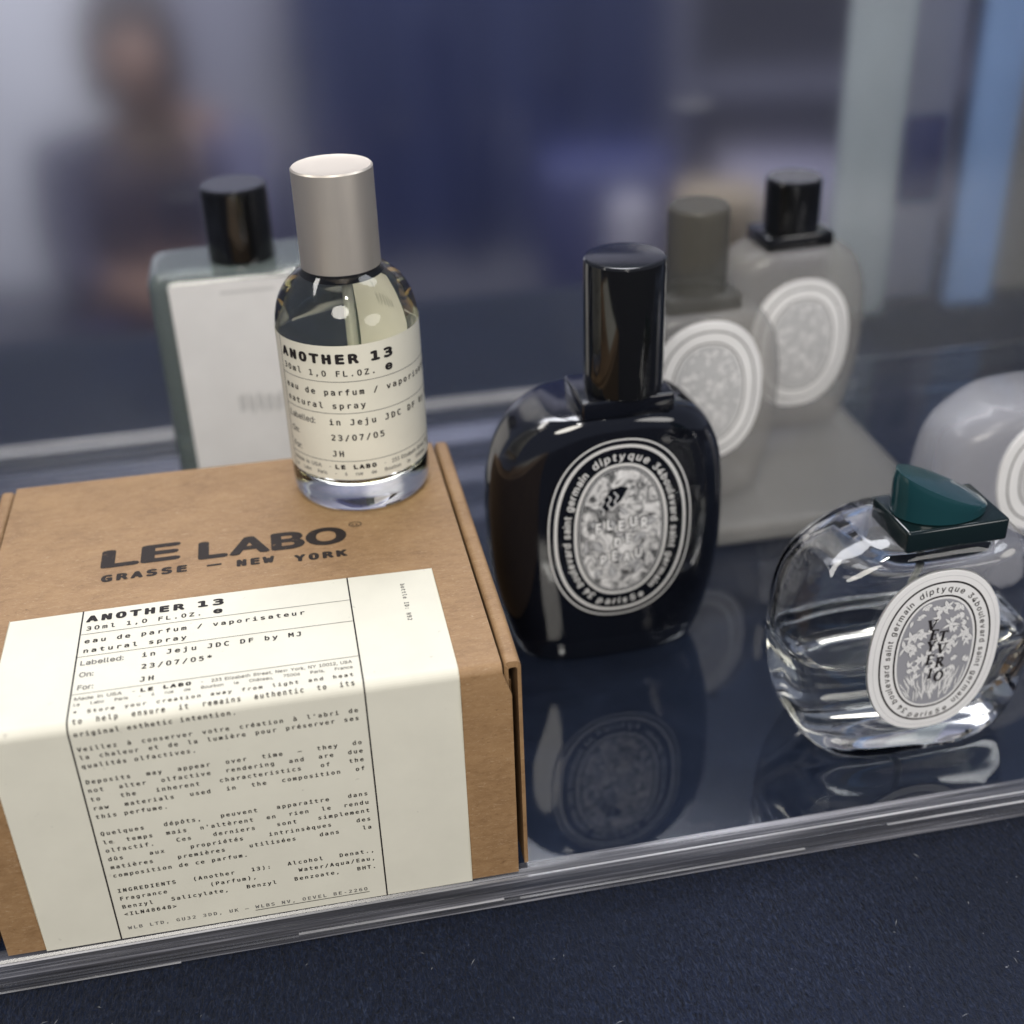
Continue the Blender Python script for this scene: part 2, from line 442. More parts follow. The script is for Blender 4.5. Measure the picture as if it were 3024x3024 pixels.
# rolled side walls: board folded over double, hollow, open at the front end
def side(sgn, xin):
    W = .0038; t = .0009; outer = []; inner = []
    def path(o):
        w0, w1 = o, W - o; r = .0013; p = [(w0, .001 if o == 0 else .001)]
        p.append((w0, H - .0005 - r - o))
        for i in range(1, 7):
            a = PI / 2 * i / 6; p.append((w0 + (r - min(o, r * .6)) * (1 - math.cos(a)), H - .0005 - r - o + (r - min(o, r * .6)) * math.sin(a) + min(o, r * .6) * 0))
        for i in range(0, 7):
            a = PI / 2 * i / 6; q = (r - min(o, r * .6)); p.append((w1 - q * (1 - math.sin(a)), H - .0005 - r - o + q * math.cos(a)))
        p.append((w1, .001)); return p
    a, b = path(0), path(t)
    bm = bmesh.new(); ys = [.0016, .0022, .02, .05, .08, D + .0005]; R_ = []
    for iy, y in enumerate(ys):
        ring = []
        for P in (a, b):
            for k, (x, z) in enumerate(P):
                jig = .0
                if iy == 0: jig = .0011 * math.sin(z * 420 + k) * (1 if z < H * .9 else .2)
                ring.append(bm.verts.new((xin + sgn * (x + .0004 * math.sin(z * 160) * (iy < 2)), y + abs(jig), z)))
        R_.append(ring)
    n = len(a)
    for u, v in zip(R_, R_[1:]):
        for k in range(n - 1):
            bm.faces.new((u[k], v[k], v[k + 1], u[k + 1])); bm.faces.new((u[n + k + 1], v[n + k + 1], v[n + k], u[n + k]))
    for e in (R_[0], R_[-1]):
        for k in range(n - 1): bm.faces.new((e[k], e[k + 1], e[n + k + 1], e[n + k]))
    return from_bm('side_wall', bm, M['kraft'], kb, angle=50)
sr = side(1, .0930); side(-1, -.0247)
# tabs of the inner fold that show in the open front end
bm = bmesh.new()
for z0, z1, yy in ((.029, .040, .0040), (.012, .020, .0035), (.047, .055, .0046)):
    box_bm(.0942, .0949, yy + .0005, yy + .02, z0, z1, .0003, 1, bm)
from_bm('tuck_tab', bm, M['kraft'], kb)
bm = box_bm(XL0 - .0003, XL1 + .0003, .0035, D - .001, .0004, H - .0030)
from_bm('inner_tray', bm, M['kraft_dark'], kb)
bm = box_bm(XL0, XL1, D - .0008, D + .0004, .0004, H - .0016)
from_bm('back_panel', bm, M['kraft'], kb)

# label folded over the edge: s runs from the label's top edge down the lid and the front
SL = .6707 * .063; RF = .0026
def box_map(x, s, lift):
    y = SL - s; k = .0022
    zc = H + .0006 * (1 - (x - XL0) / (XL1 - XL0))
    bulge = .0006 * math.sin(PI * (x - XL0) / (XL1 - XL0)) * math.sin(PI * min(1, max(0, y / D))) if y > .003 else 0
    if y >= k: return (x, y, zc + bulge + lift)
    arc = k * PI / 2
    q = (k - y) / arc
    if q <= 1:
        a = q * PI / 2; r = k + lift
        return (x, k - r * math.sin(a), zc - k + r * math.cos(a))
    return (x, -lift, zc - k - (k - y - arc))
SF = .1042
P_ = Print(box_map)
xe0, xe1 = -.0167, .0826
_flat = box_map
def box_map(x, s, lift):
    # the paper's long edges lift a little off the board
    e = max(0, 1 - min(x - xe0, xe1 - x) / .005); c = .00045 * e * e * (.55 + .45 * math.sin(s * 150 + (1.2 if x < .03 else 0)))
    return _flat(x, s, lift + c + .00005 * math.sin(s * 70 + x * 60))
xs_ = [xe0 + (xe1 - xe0) * i / 80 for i in range(81)]
ss_ = [SF * i / 200 for i in range(201)]
P_.grid(xs_, ss_, 0, .00022)
# paper edges
for x in (xe0, xe1):
    b = len(P_.v); P_.v += [box_map(x, s, .00022) for s in ss_] + [_flat(x, s, -.0002) for s in ss_]; n_ = len(ss_)
    for i in range(n_ - 1): P_.f.append((b + i, b + i + 1, b + n_ + i + 1, b + n_ + i)); P_.m.append(0)
L1 = .00029; mm = .001
def label_rows(P, L, star=True, full=True):
    P.mono('ANOTHER', .0011, .0046, .0031, .0031, 1, L, x1=.0241, bold=.030)
    P.mono('13', .0262, .0046, .0031, .0031, 1, L, x1=.0336, bold=.026)
    P.mono('30ml 1,0 FL.OZ. ', .0012, .0081, .00183, .0021, 1, L, x1=.0298)
    P.sans('e', .0302, .0320, .0081, .0030, 1, L, bold=.02)
    P.hline(0, .0619, .0096, .00016, 2, L)
    P.mono('eau de parfum / vaporisateur', .0012, .0132, .0018, .0021, 1, L, x1=.0515, bold=.004)
    P.mono('natural spray', .0012, .0169, .0018, .0021, 1, L, x1=.0246, bold=.004)
    P.hline(0, .0619, .0183, .00016, 2, L)
    P.sans('Labelled:', .0011, .0104, .0216, .0024, 2, L)
    P.mono('in Jeju JDC DF by MJ', .0143, .0215, .0018, .0022, 1, L, x1=.0504, bold=.004)
    P.sans('On:', .0012, .0042, .0259, .0024, 2, L)
    P.mono('23/07/05' + ('*' if star else ''), .0144, .0259, .0018, .0022, 1, L, x1=.0304 if star else .0288, bold=.004)
    P.sans('For:', .0012, .0045, .0305, .0024, 2, L)
    P.mono('JH', .0143, .0305, .0018, .0022, 1, L, bold=.004)
    P.hline(0, .0619, .0319, .00016, 2, L)
    P.sans('Made in USA   -', .0009, .0135, .0341, .0015, 2, L)
    P.mono('LE LABO', .0146, .0341, .0015, .0015, 1, L, x1=.0258, bold=.028)
    P.sans('-   233 Elizabeth Street, New York, NY 10012, USA', .0275, .0601, .0341, .0015, 2, L)
    P.sans('Le    Labo    Paris    -    6    rue    de    Bourbon    le    Château,    75006    Paris,    France', .0009, .0601, .0360, .0014, 2, L)
label_rows(P_, L1)
A, Cp = .00121, .00150
rows_ = [('* Store your creation away from light and heat', .0388, 1), ('to help ensure it remains authentic to its', .0414, 1), ('original esthetic intention.', .0440, 0),
    ('Veillez à conserver votre création à l\'abri de', .0480, 1), ('la chaleur et de la lumière pour préserver ses', .0502, 1), ('qualités olfactives.', .0526, 0),
    ('Deposits may appear over time – they do', .0570, 1), ('not alter olfactive rendering and are due', .0594, 1), ('to the inherent characteristics of the', .0619, 1), ('raw materials used in the composition of', .0645, 1), ('this perfume.', .0670, 0),
    ('Quelques dépôts, peuvent apparaître dans', .0720, 1), ('le temps mais n\'altèrent en rien le rendu', .0746, 1), ('olfactif. Ces derniers sont simplement', .0771, 1), ('dûs aux propriétés intrinsèques des', .0797, 1), ('matières premières utilisées dans la', .0822, 1), ('composition de ce parfum.', .0848, 0),
    ('INGREDIENTS (Another 13): Alcohol Denat.,', .0896, 1), ('Fragrance (Parfum), Water/Aqua/Eau,', .0921, 1), ('Benzyl Salicylate, Benzyl Benzoate, BHT.', .0947, 1), ('<ILN48648>', .0971, 0)]
for tx, s, j in rows_:
    P_.mono(tx, .0010 + .001 * max(0, (s - .06) / .04), s, A if not j else min(A, .0585 / len(tx)), Cp, 1, L1, x1=.0604 if j else None, bold=.006, justify=bool(j))
P_.mono('WLB LTD, GU32 3DD, UK – WLBS NV, OEVEL BE-2260', .0020, .1015, .00121, .00135, 2, L1, x1=.0578)
P_.hline(.0310, .0578, .1021, .00018, 1, L1)
P_.vline(0, 0, SF, .00034, 1, L1 + .00002); P_.vline(.0619, 0, SF, .00034, 1, L1 + .00002)
for i, ch in enumerate('bottle ID: H92'):
    if ch != ' ': P_.put(ch, .0742, .0054 + i * .00113, .00113 / .602, .0014 / .729, 2, L1, 'mono', 0, -PI / 2)
P_.build('label', [M['paper'], M['ink'], M['greyink']], kb)
# black stamp on the lid
S_ = Print(_flat); L0 = .00006
S_.sans('LE', .0032, .0209, -.0192, .0108, 0, L0, bold=.022)
S_.sans('LABO', .0269, .0628, -.0174, .0108, 0, L0, bold=.022)
S_.mono('GRASSE', .0030, -.0125, .0036, .0037, 0, L0, x1=.0246, bold=.035)
S_.hline(.0284, .0320, -.0137, .0008, 0, L0)
S_.mono('NEW', .0357, -.0117, .0032, .0037, 0, L0, x1=.0456, bold=.035)
S_.mono('YORK', .0500, -.0107, .0034, .0037, 0, L0, x1=.0637, bold=.035)
t_ = [2 * PI * i / 40 for i in range(40)]
S_.quadstrip([(.0662 + .0017 * math.cos(a), -.0256 + .0013 * math.sin(a)) for a in t_], [(.0662 + .0014 * math.cos(a), -.0256 + .0010 * math.sin(a)) for a in t_], 0, L0, True)
S_.mono('cc', .0652, -.0251, .0010, .0012, 0, L0, bold=.02)
S_.build('stamp_lettering', [M['boxink']], kb)

# ================================================================== round 30 ml bottle standing on the box
BX, BY, BZ = .0705, .0908, H + .00065
rb = thing('round_perfume_bottle', 'round glass bottle of pale yellow perfume with brushed silver cap standing on the kraft box', 'perfume bottle', (BX, BY, BZ))
R0 = .0184; z0 = .1107 - .063; z1 = .0733 - .063
prof = [(0, .0006), (.012, .0004), (.0158, 0), (.0172, .0005), (.0181, .0018), (R0, .0042), (R0, .012), (R0, .025), (R0, .040), (R0, .0475)]
prof += [(p[0], p[1]) for p in spline([(R0, .0475), (.0181, .0506), (.0171, .0542), (.0152, .0575), (.0126, .0602), (.0106, .0616)], 5)[1:]]
prof += [(.0092, .0624), (.0092, .064), (0, .0641)]
from_bm('glass_body', lathe_bm(prof, 128), M['glass'], rb, angle=35)
ri = R0 - .0013
lp = [(0, .0072), (.010, .0066), (.0145, .0074), (ri, .0096), (ri, .02), (ri, .035), (ri, .0472)]
lp += spline([(ri, .0472), (.0160, .0504), (.0150, .0535), (.0134, .0562), (.0108, .0583), (.0085, .0590)], 4)[1:]
lp += [(0, .0590)]
gb = [c for c in rb.children if c.name.startswith('glass_body')][0]
from_bm('liquid', lathe_bm(lp, 96), M['liquid'], gb, angle=35)
from_bm('dip_tube', lathe_bm([(0, .0085), (.0011, .0085), (.0011, .0580), (0, .0580)], 24, c=(.0006, -.003)), M['tube'], gb, True)
cz3, cz4 = .1228 - .063, .1502 - .063
from_bm('collar', lathe_bm([(.0085, .0598), (.0101, .0598), (.0101, .0625), (.0085, .0625)], 64), M['dark'], rb, angle=40)
cr = .01005
from_bm('cap', lathe_bm([(.0093, cz3 + .0006), (.0094, cz3), (cr - .0001, cz3), (cr, cz3 + .0002), (cr, cz3 + .008), (cr, cz4 - .008), (cr, cz4 - .0004), (cr - .0004, cz4), (cr - .0012, cz4 - .0001), (.006, cz4 - .0002), (0, cz4 - .0002)], 128), M['steel'], rb, angle=25)
view = math.atan2(-.2239 - BY, .0555 - BX)
TH0 = view - math.radians(67)
def cyl_map(x, s, lift):
    th = TH0 + x / R0; r = R0 + .00008 + lift
    return (r * math.cos(th), r * math.sin(th), z0 - s)
C_ = Print(cyl_map); HL = z0 - z1
C_.grid([-.0085 + (.0705 + .0085) * i / 150 for i in range(151)], [HL * i / 4 for i in range(5)], 0, 0)
label_rows(C_, .00009, star=False)
C_.vline(0, 0, HL, .00022, 2, .0001); C_.vline(.0619, 0, HL, .00022, 2, .0001)
C_.build('label', [M['paper'], M['ink'], M['greyink']], rb)

# ================================================================== oval bottles
class Oval:
    """body lofted from rounded-rectangle rings; prof rows are (z, half width, half depth)"""
    def __init__(s, prof, n=3.6, k=1.0):
        s.rows = spline([(z * k, w_ * k, d * k) for z, w_, d in prof], 7); s.n = n
    def at(s, z):
        R = s.rows
        if z <= R[0][0]: return R[0][1:]
        for a, b in zip(R, R[1:]):
            if a[0] <= z <= b[0]:
                t = (z - a[0]) / max(1e-9, b[0] - a[0]); return (a[1] + (b[1] - a[1]) * t, a[2] + (b[2] - a[2]) * t)
        return R[-1][1:]
    def front(s, x, z):
        w_, d = s.at(z); q = min(.995, abs(x) / w_)
        return -d * (1 - q ** s.n) ** (1 / s.n)
    def bm(s, inset=0, z0=None, z1=None, seg=112, nn=None):
        bm = bmesh.new(); rings = []; n = nn or s.n
        rows = [r for r in s.rows]
        if z0 is not None:
            zs = [z0 + (z1 - z0) * i / 30 for i in range(31)]
            rows = []
            for i, z in enumerate(zs):
                w_, d = s.at(z); e = min(i, 30 - i) / 3.0; f = 1 if e >= 1 else math.sqrt(max(.02, 1 - (1 - e) ** 2))
                rows.append((z, (w_ - inset) * (.80 + .20 * f), (d - inset) * (.80 + .20 * f)))
        for z, w_, d in rows:
            w_ = max(.001, w_ - (inset if z0 is None else 0)); d = max(.001, d - (inset if z0 is None else 0)); ring = []
            for i in range(seg):
                a = 2 * PI * i / seg; c, q = math.cos(a), math.sin(a)
                ring.append(bm.verts.new((w_ * math.copysign(abs(c) ** (2 / n), c), d * math.copysign(abs(q) ** (2 / n), q), z)))
            rings.append(ring)
        for a, b in zip(rings, rings[1:]):
            for i in range(seg):
                j = (i + 1) % seg; bm.faces.new((a[i], a[j], b[j], b[i]))
        bm.faces.new(rings[0][::-1]); bm.faces.new(rings[-1])
        return bm
NS = 2.25
def sup(A, B, n=200, e=NS):
    out = []
    for i in range(n):
        a = 2 * PI * i / n; s_, c_ = math.sin(a), math.cos(a)      # clockwise from the top
        out.append((A * math.copysign(abs(s_) ** (2 / e), s_), B * math.copysign(abs(c_) ** (2 / e), c_)))
    return out
def ring(P, A, B, d0, d1, mi, lift): P.quadstrip(sup(A - d0, B - d0), sup(A - d1, B - d1), mi, lift, True)
def disc(P, A, B, d, mi, lift, n=14):
    for i in range(n):
        k0, k1 = 1 - i / n, 1 - (i + 1) / n + (1e-3 if i == n - 1 else 0)
        P.quadstrip([(x * k0, z * k0) for x, z in sup(A - d, B - d)], [(x * k1, z * k1) for x, z in sup(A - d, B - d)], mi, lift, True)
def around(P, text, A, B, d, f0, f1, size, mi, lift, bold=0.0, flip=False, xs=.9):
    """lettering along the oval offset d from the rim between fractions f0..f1 of the half perimeter, clockwise from the top"""
    pts = sup(A - d, B - d, 800); L = [0]
    for a, b in zip(pts, pts[1:] + pts[:1]): L.append(L[-1] + math.hypot(a[0] - b[0], a[1] - b[1]))
    tot = L[-1]
    def at(u):
        u %= tot; lo = 0
        hi = 800
        while hi - lo > 1:
            mid = (lo + hi) // 2
            if L[mid] <= u: lo = mid
            else: hi = mid
        a, b = pts[lo % 800], pts[(lo + 1) % 800]; t = (u - L[lo]) / max(1e-12, L[lo + 1] - L[lo])
        return (a[0] + (b[0] - a[0]) * t, a[1] + (b[1] - a[1]) * t), math.atan2(b[1] - a[1], b[0] - a[0])
    adv = []; x = 0
    for ch in text:
        if ch == ' ': adv.append((x, 0, 0)); x += .26; continue
        vs, _ = glyph(ch, 'sans', 0.0); lo = min(p[0] for p in vs); hi = max(p[0] for p in vs)
        adv.append((x, hi - lo, lo)); x += hi - lo + .10
    x -= .10
    a0, a1 = f0 * tot / 2, f1 * tot / 2; k = (a1 - a0) / x; sx = min(size * xs * 1.15, abs(k))
    for ch, (px, wd, lo) in zip(text, adv):
        if ch == ' ': continue
        u = a0 + (px + wd / 2) * k
        (qx, qz), an = at(u)
        if flip: an += PI
        cx_, cz_ = qx - math.cos(an) * (wd / 2 + lo) * sx, qz - math.sin(an) * (wd / 2 + lo) * sx
        P.put(ch, cx_, cz_, sx, size, mi, lift, 'sans', bold, an, .10, up=1)
def leaf(P, x, z, an, ln, wd, mi, mo, lift, clip):
    pts = []
    for i in range(9): t = i / 8; pts.append((t * ln, wd * math.sin(PI * t ** .8)))
    pts += [(t * ln, -wd * math.sin(PI * t ** .8)) for t in [i / 8 for i in range(7, 0, -1)]]
    c, s = math.cos(an), math.sin(an)
    q = [(x + px * c - pz * s, z + px * s + pz * c) for px, pz in pts]
    if any(not clip(a, b) for a, b in q): return
    o = [(x + (px * 1.06 - ln * .03) * c - pz * 1.55 * s, z + (px * 1.06 - ln * .03) * s + pz * 1.55 * c) for px, pz in pts]
    P.poly(o, mo, lift); P.poly(q, mi, lift + .00003)
    v = [(x + px * c - pz * s, z + px * s + pz * c) for px, pz in ((ln * .1, wd * .05), (ln * .85, wd * .03), (ln * .85, -wd * .05), (ln * .1, -wd * .07))]
    P.poly(v, mo, lift + .00005)
def serif(P, ch, x, z, h, mi, lift):
    """thick and thin roman capitals with slab serifs, slanted a little"""
    w_ = {'V': .8, 'E': .62, 'T': .74, 'Y': .76, 'R': .72, 'I': .3, 'O': .8}[ch]
    def q(pts): P.poly([(x + (a + .12 * b) * h, z + b * h) for a, b in pts], mi, lift)
    def bar(x0, y0, x1, y1, t):
        dx, dy = x1 - x0, y1 - y0; L = math.hypot(dx, dy); t = t * 1.25 + .03; nx, ny = -dy / L * t / 2, dx / L * t / 2
        q([(x0 + nx, y0 + ny), (x0 - nx, y0 - ny), (x1 - nx, y1 - ny), (x1 + nx, y1 + ny)])
    def ser(cx_, y): bar(cx_ - .17, y, cx_ + .17, y, .07)
    if ch == 'V': bar(.08, 1, .42, 0, .17); bar(.74, 1, .42, 0, .07); ser(.1, .97); ser(.72, .97)
    if ch == 'Y': bar(.06, 1, .40, .45, .16); bar(.72, 1, .40, .45, .07); bar(.4, .5, .4, 0, .16); ser(.1, .97); ser(.7, .97); ser(.4, .03)
    if ch in 'ER': bar(.16, 0, .16, 1, .17); ser(.16, .03); ser(.16, .97)
    if ch == 'E': bar(.16, .96, .6, .96, .08); bar(.16, .52, .5, .52, .07); bar(.16, .04, .62, .04, .08); bar(.6, .8, .6, 1, .06); bar(.62, 0, .62, .2, .06)
    if ch == 'R':
        for i in range(8):
            a0, a1 = -PI / 2 + PI * i / 8, -PI / 2 + PI * (i + 1) / 8
            bar(.34 + .24 * math.cos(a0), .74 + .23 * math.sin(a0), .34 + .24 * math.cos(a1), .74 + .23 * math.sin(a1), .12)
        bar(.16, .96, .36, .96, .07); bar(.16, .51, .36, .51, .07); bar(.36, .5, .72, 0, .15); ser(.72, .03)
    if ch == 'T': bar(.37, 0, .37, 1, .17); bar(0, .96, .74, .96, .08); ser(.37, .03); bar(.02, .8, .02, .98, .06); bar(.72, .8, .72, .98, .06)
    if ch == 'I': bar(.16, 0, .16, 1, .17); ser(.16, .03); ser(.16, .97)
    if ch == 'O':
        for i in range(20):
            a0, a1 = 2 * PI * i / 20, 2 * PI * (i + 1) / 20
            bar(.40 + .36 * math.cos(a0), .5 + .49 * math.sin(a0), .40 + .36 * math.cos(a1), .5 + .49 * math.sin(a1), .07 + .10 * abs(math.cos((a0 + a1) / 2)))

def oval_label(ob, cz_, A, B, style, parent, up=.0005, text=True):
    f = lambda x, z, lift: (x, ob.front(x, cz_ + z) - up - lift, cz_ + z)
    P = Print(f); g_ = lambda k: k * A / .0205
    mats = [M['white'], M['ink'], M['greyink'], M['grey'], M['silver'], M['mottle'], M['black'], M['leafink'], M['lightgrey']]
    # rim wall of the raised medallion
    rim = sup(A, B); fb = lambda x, z, lift: (x * 1.012, ob.front(x * 1.012, cz_ + z * 1.012) + .0006, cz_ + z * 1.012)
    b = len(P.v); P.v += [f(x, z, 0) for x, z in rim] + [fb(x, z, 0) for x, z in rim]
    for i in range(len(rim)):
        j = (i + 1) % len(rim); P.f.append((b + i, b + j, b + 200 + j, b + 200 + i)); P.m.append(6 if style == 'black' else 0)
    l1, l2, l3 = .00005, .00010, .00016
    if style == 'black':
        disc(P, A, B, 0, 6, 0)
        ring(P, A, B, .0001, .00055, 4, l1); ring(P, A, B, .0018, .0027, 4, l1)
        ring(P, A, B, .0074, .0083, 4, l1); ring(P, A, B, .0087, .0090, 8, l1)
        disc(P, A, B, .0093, 5, l1, 6)
        if text:
            td = .0063; ts = .0039; mi = 4
            around(P, '34 boulevard saint germain', A, B, td, -.87, -.17, ts, mi, l2, .012)
            around(P, 'diptyque', A, B, td, -.135, .135, ts * 1.08, mi, l2, .012)
            around(P, '34boulevard saint germain', A, B, td, .165, .85, ts, mi, l2, .012)
            around(P, 'paris5e', A, B, .0040, 1.115, .885, ts, mi, l2, .012, flip=True)
            a_, b_ = A - .0098, B - .0098
            clip = lambda x, z: abs(x / a_) ** NS + abs(z / b_) ** NS < .97
            # dark sky with a curling plume and pale flowers, letters dropped among them
            P.poly([(x * .72 - .0008, .0084 + z * .72) for x, z in [(-.0072, -.003), (-.006, .003), (-.003, .0072), (.001, .0080), (.004, .0070), (.001, .002), (-.003, -.001)]], 6, l2)
            for k in range(3):
                for i in range(10):
                    t = i / 10; xx = -.0056 + k * .0020 + .0004 * math.sin(t * 9 + k); zz = .0062 + k * .0010 + t * .0042
                    if clip(xx, zz): P.poly([(xx - .0002, zz), (xx + .0003, zz), (xx + .0004 + .0003 * math.cos(t * 9 + k), zz + .0007), (xx - .0001 + .0003 * math.cos(t * 9 + k), zz + .0007)], 8, l3)
            rnd = random.Random(3)
            for _ in range(70):
                x, z = rnd.uniform(-a_, a_), rnd.uniform(-b_, b_ * .35)
                leaf(P, x, z, rnd.uniform(0, 2 * PI), rnd.uniform(.0022, .0045), rnd.uniform(.0004, .0008), 8 if rnd.random() < .4 else 4, 7, l2 + rnd.random() * .00004, clip)
            for tx, x, z, h, pt in (('FLEUR', -.0076, .0008, .0043, .0033), ('DE', -.0022, -.0042, .0038, .0034), ('PEAU', -.0062, -.0096, .0042, .0034)):
                for i, ch in enumerate(tx):
                    zz = z + (.0005 if i % 2 else -.0004)
                    P.put(ch, x + i * pt, zz, .0043, h / .727, 6, l3 + .00006, 'sans', .085, up=1)
                    P.put(ch, x + i * pt, zz, .0043, h / .727, 0, l3 + .00014, 'sans', .03, up=1)
    else:
        disc(P, A, B, 0, 0, 0)
        ring(P, A, B, .0012, .00132, 8, l1); ring(P, A, B, .0027, .0032, 1, l1); ring(P, A, B, .0066, .0071, 1, l1)
        disc(P, A, B, .0077, 3 if text else 8, l1, 5)
        if text:
            td = .0056; ts = .0030; mi = 1
            around(P, '34 boulevard saint germain', A, B, td, -.88, -.16, ts, mi, l2)
            around(P, 'diptyque', A, B, td, -.125, .125, ts * 1.05, mi, l2)
            around(P, '34boulevard saint germain', A, B, td, .155, .86, ts, mi, l2)
            around(P, 'paris5e', A, B, .0037, 1.11, .89, ts, mi, l2, flip=True)
        a_, b_ = A - .0078, B - .0078
        clip = lambda x, z: abs(x / a_) ** NS + abs(z / b_) ** NS < 1.0
        rnd = random.Random(11)
        for _ in range(120):       # grasses along the foot
            x = rnd.uniform(-a_, a_); leaf(P, x, -b_ * rnd.uniform(.55, .95), PI / 2 + (x / a_) * -.6 + rnd.uniform(-.35, .35), rnd.uniform(.0024, .0050), .00020, 0, 7, l2 + rnd.random() * .00003, clip)
        for _ in range(85):       # starry flowers
            x, z = rnd.uniform(-a_, a_), rnd.uniform(-b_ * .5, b_)
            n_ = rnd.choice((2, 3, 5)); a0 = rnd.uniform(0, 6.3); ln = rnd.uniform(.0014, .0029)
            for k in range(n_): leaf(P, x, z, a0 + k * (2 * PI / n_ if n_ == 5 else .7), ln, rnd.uniform(.00030, .00052), 0, 7, l2 + rnd.random() * .00003, clip)
        if text:
            hh = .0030
            for ch, x, z in (('V', -.0032, .0072), ('E', -.0021, .0042), ('T', .0003, .0034), ('Y', -.0027, .0008), ('V', .0003, -.0004), ('E', -.0024, -.0034), ('R', .0004, -.0046), ('I', -.0013, -.0078), ('O', .0005, -.0090)):
                serif(P, ch, x, z, hh, 1, l3 + .00006)
    return P.build('label', mats, parent)

PROF75 = [(0, .0225, .0125), (.0015, .0266, .0142), (.006, .0288, .0156), (.0111, .0303, .0166), (.0258, .0335, .0174), (.0444, .0345, .0175), (.0560, .0340, .0172), (.0650, .0323, .0165),
          (.0722, .0290, .0162), (.0768, .0250, .0157), (.0792, .0205, .0150), (.0800, .0178, .0140)]
# ---- black bottle
bb = thing('black_oval_bottle', 'glossy black oval bottle with tall black cap and black medallion label, beside the kraft box', 'perfume bottle', (.1392, .0928, .0002), .03)
ov = Oval(PROF75, 3.2)
from_bm('body', ov.bm(), M['black'], bb, angle=50)
oval_label(ov, .0464, .0210, .0283, 'black', bb, .0007)
from_bm('collar_plate', box_bm(-.0100, .0160, -.0142, .0052, .0798, .0852, .0007, 3), M['black'], bb, angle=30)
from_bm('cap', lathe_bm([(.0102, .0851), (.0106, .0855), (.0109, .087), (.0109, .119), (.0108, .1215), (.0103, .1221), (.0095, .1223), (0, .1223)], 96, c=(.0038, -.0060)), M['capblack'], bb, angle=30)

# ---- clear bottle in front on the right
KV = .80
PROF50 = [(0, .0205, .0160), (.0015, .0255, .0175), (.006, .0300, .0182), (.0147, .0332, .0182), (.028, .0353, .0176), (.040, .0352, .0172), (.0495, .0336, .0166), (.0555, .0302, .0161),
          (.0595, .0242, .0156), (.0618, .0190, .0148), (.0628, .0170, .0138)]
vb = thing('clear_oval_bottle', 'clear glass oval bottle with white botanical label and dark green collar at the right', 'perfume bottle', (.2066, .0357, .0002), .03)
vv = Oval(PROF50, 3.7)
body = from_bm('glass_body', vv.bm(), M['glass'], vb, angle=50)
ZL = .0285
from_bm('liquid', vv.bm(.0026, .0068, ZL), M['clearliq'], body, angle=50)
from_bm('air_space', vv.bm(.0026, ZL + .0002, .0585), M['air'], body, angle=50)
from_bm('dip_tube', lathe_bm([(0, .009), (.0010, .009), (.0010, .0605), (0, .0605)], 20, c=(.001, .0)), M['tube'], body, True)
oval_label(vv, .0335, .0180, .0236, 'white', vb, .0003)
plate = from_bm('collar_plate', box_bm(-.0098, .0176, -.0138, .0054, .0620, .0683, .0008, 3), M['teal'], vb, angle=30)
# low oblique-cut cap on the plate
bm = lathe_bm([(.0098, .0683), (.0102, .0687), (.0102, .0745), (.0102, .0785), (.0098, .0805), (.0060, .0810), (0, .0810)], 72)
for v in bm.verts: v.co.x = v.co.x * 1.22 + .0030; v.co.y = v.co.y * .90 - .0042
for v in bm.verts:
    if v.co.z > .0688: v.co.z = .0686 + (v.co.z - .0686) * max(.05, (1.0 - .95 * (v.co.x + .0094) / .0249))
from_bm('cap', bm, mat('painted_teal_reflection', (.010, .050, .058), .12, 0, Coat_Weight=.4), vb, angle=35)  # teal reflection on the dark cap painted as its base colour

# ---- pale oval bottles standing further back
def pale(loc, rz, k, label, capm, czl, A, B, body_m, cap_h, prof=PROF75):
    t = thing('oval_bottle', label, 'perfume bottle', loc, rz, 'pale oval bottles behind')
    o_ = Oval(prof, 2.9, k)
    top = prof[-1][0] * k
    from_bm('body', o_.bm(), body_m, t, angle=50)
    oval_label(o_, czl, A, B, 'white', t, .0005, False)
    if not cap_h: return t
    from_bm('collar_plate', box_bm(-.0128, .0128, -.0095, .0095, top - .0001, top + .0052, .0007, 2), capm, t, angle=30)
    from_bm('cap', lathe_bm([(.0096, top + .0052), (.0100, top + .0056), (.0100, top + cap_h - .001), (.0093, top + cap_h), (0, top + cap_h)], 64), capm, t, angle=30)
    return t
pale((.1880, .1600, .0086), .03, .86, 'pale frosted oval bottle with white label half hidden behind the black bottle', M['olive'], .0425, .0195, .0245, M['frost'], .033)
pale((.2385, .2050, .0086), .06, .88, 'pale frosted oval bottle with bright white label and black cap, rearmost of the oval ones', M['capblack'], .0360, .0195, .0245, M['frost'], .024)
pale((.2765, .1015, .0002), .10, .97, 'pale frosted oval bottle cut off by the right edge, behind the clear one', M['frostgrey'], .0405, .0180, .0186, M['frostgrey'], 0, PROF50)

# ---- square shouldered bottle behind the box
wb = thing('square_perfume_bottle', 'rectangular glass bottle with big blank white label and black cap behind the kraft box', 'perfume bottle', (.0430, .2175, .0002), 0)
sq = Oval([(0, .0300, .0155), (.001, .0318, .0170), (.004, .0325, .0175), (.02, .0325, .0175), (.06, .0325, .0175), (.081, .0325, .0175), (.0855, .0318, .0170), (.0878, .0295, .0150), (.0882, .020, .010)], 7.0)
from_bm('glass_body', sq.bm(), M['glassgreen'], wb, angle=40)
Q = Print(lambda x, z, l: (x, -.0184, z))
Q.grid([-.0252 + .0514 * i / 8 for i in range(9)], [.004 + .082 * i / 8 for i in range(9)], 1, 0)
Q.fn = lambda x, z, l: (x, -.01848, z)
rnd = random.Random(5)
for i in range(30):          # two soft lines of small unreadable grey print
    x = -.0085 + i * .0006; Q.poly([(x, .0816), (x + .0004, .0816), (x + .0004, .0826), (x, .0826)], 0, 0)
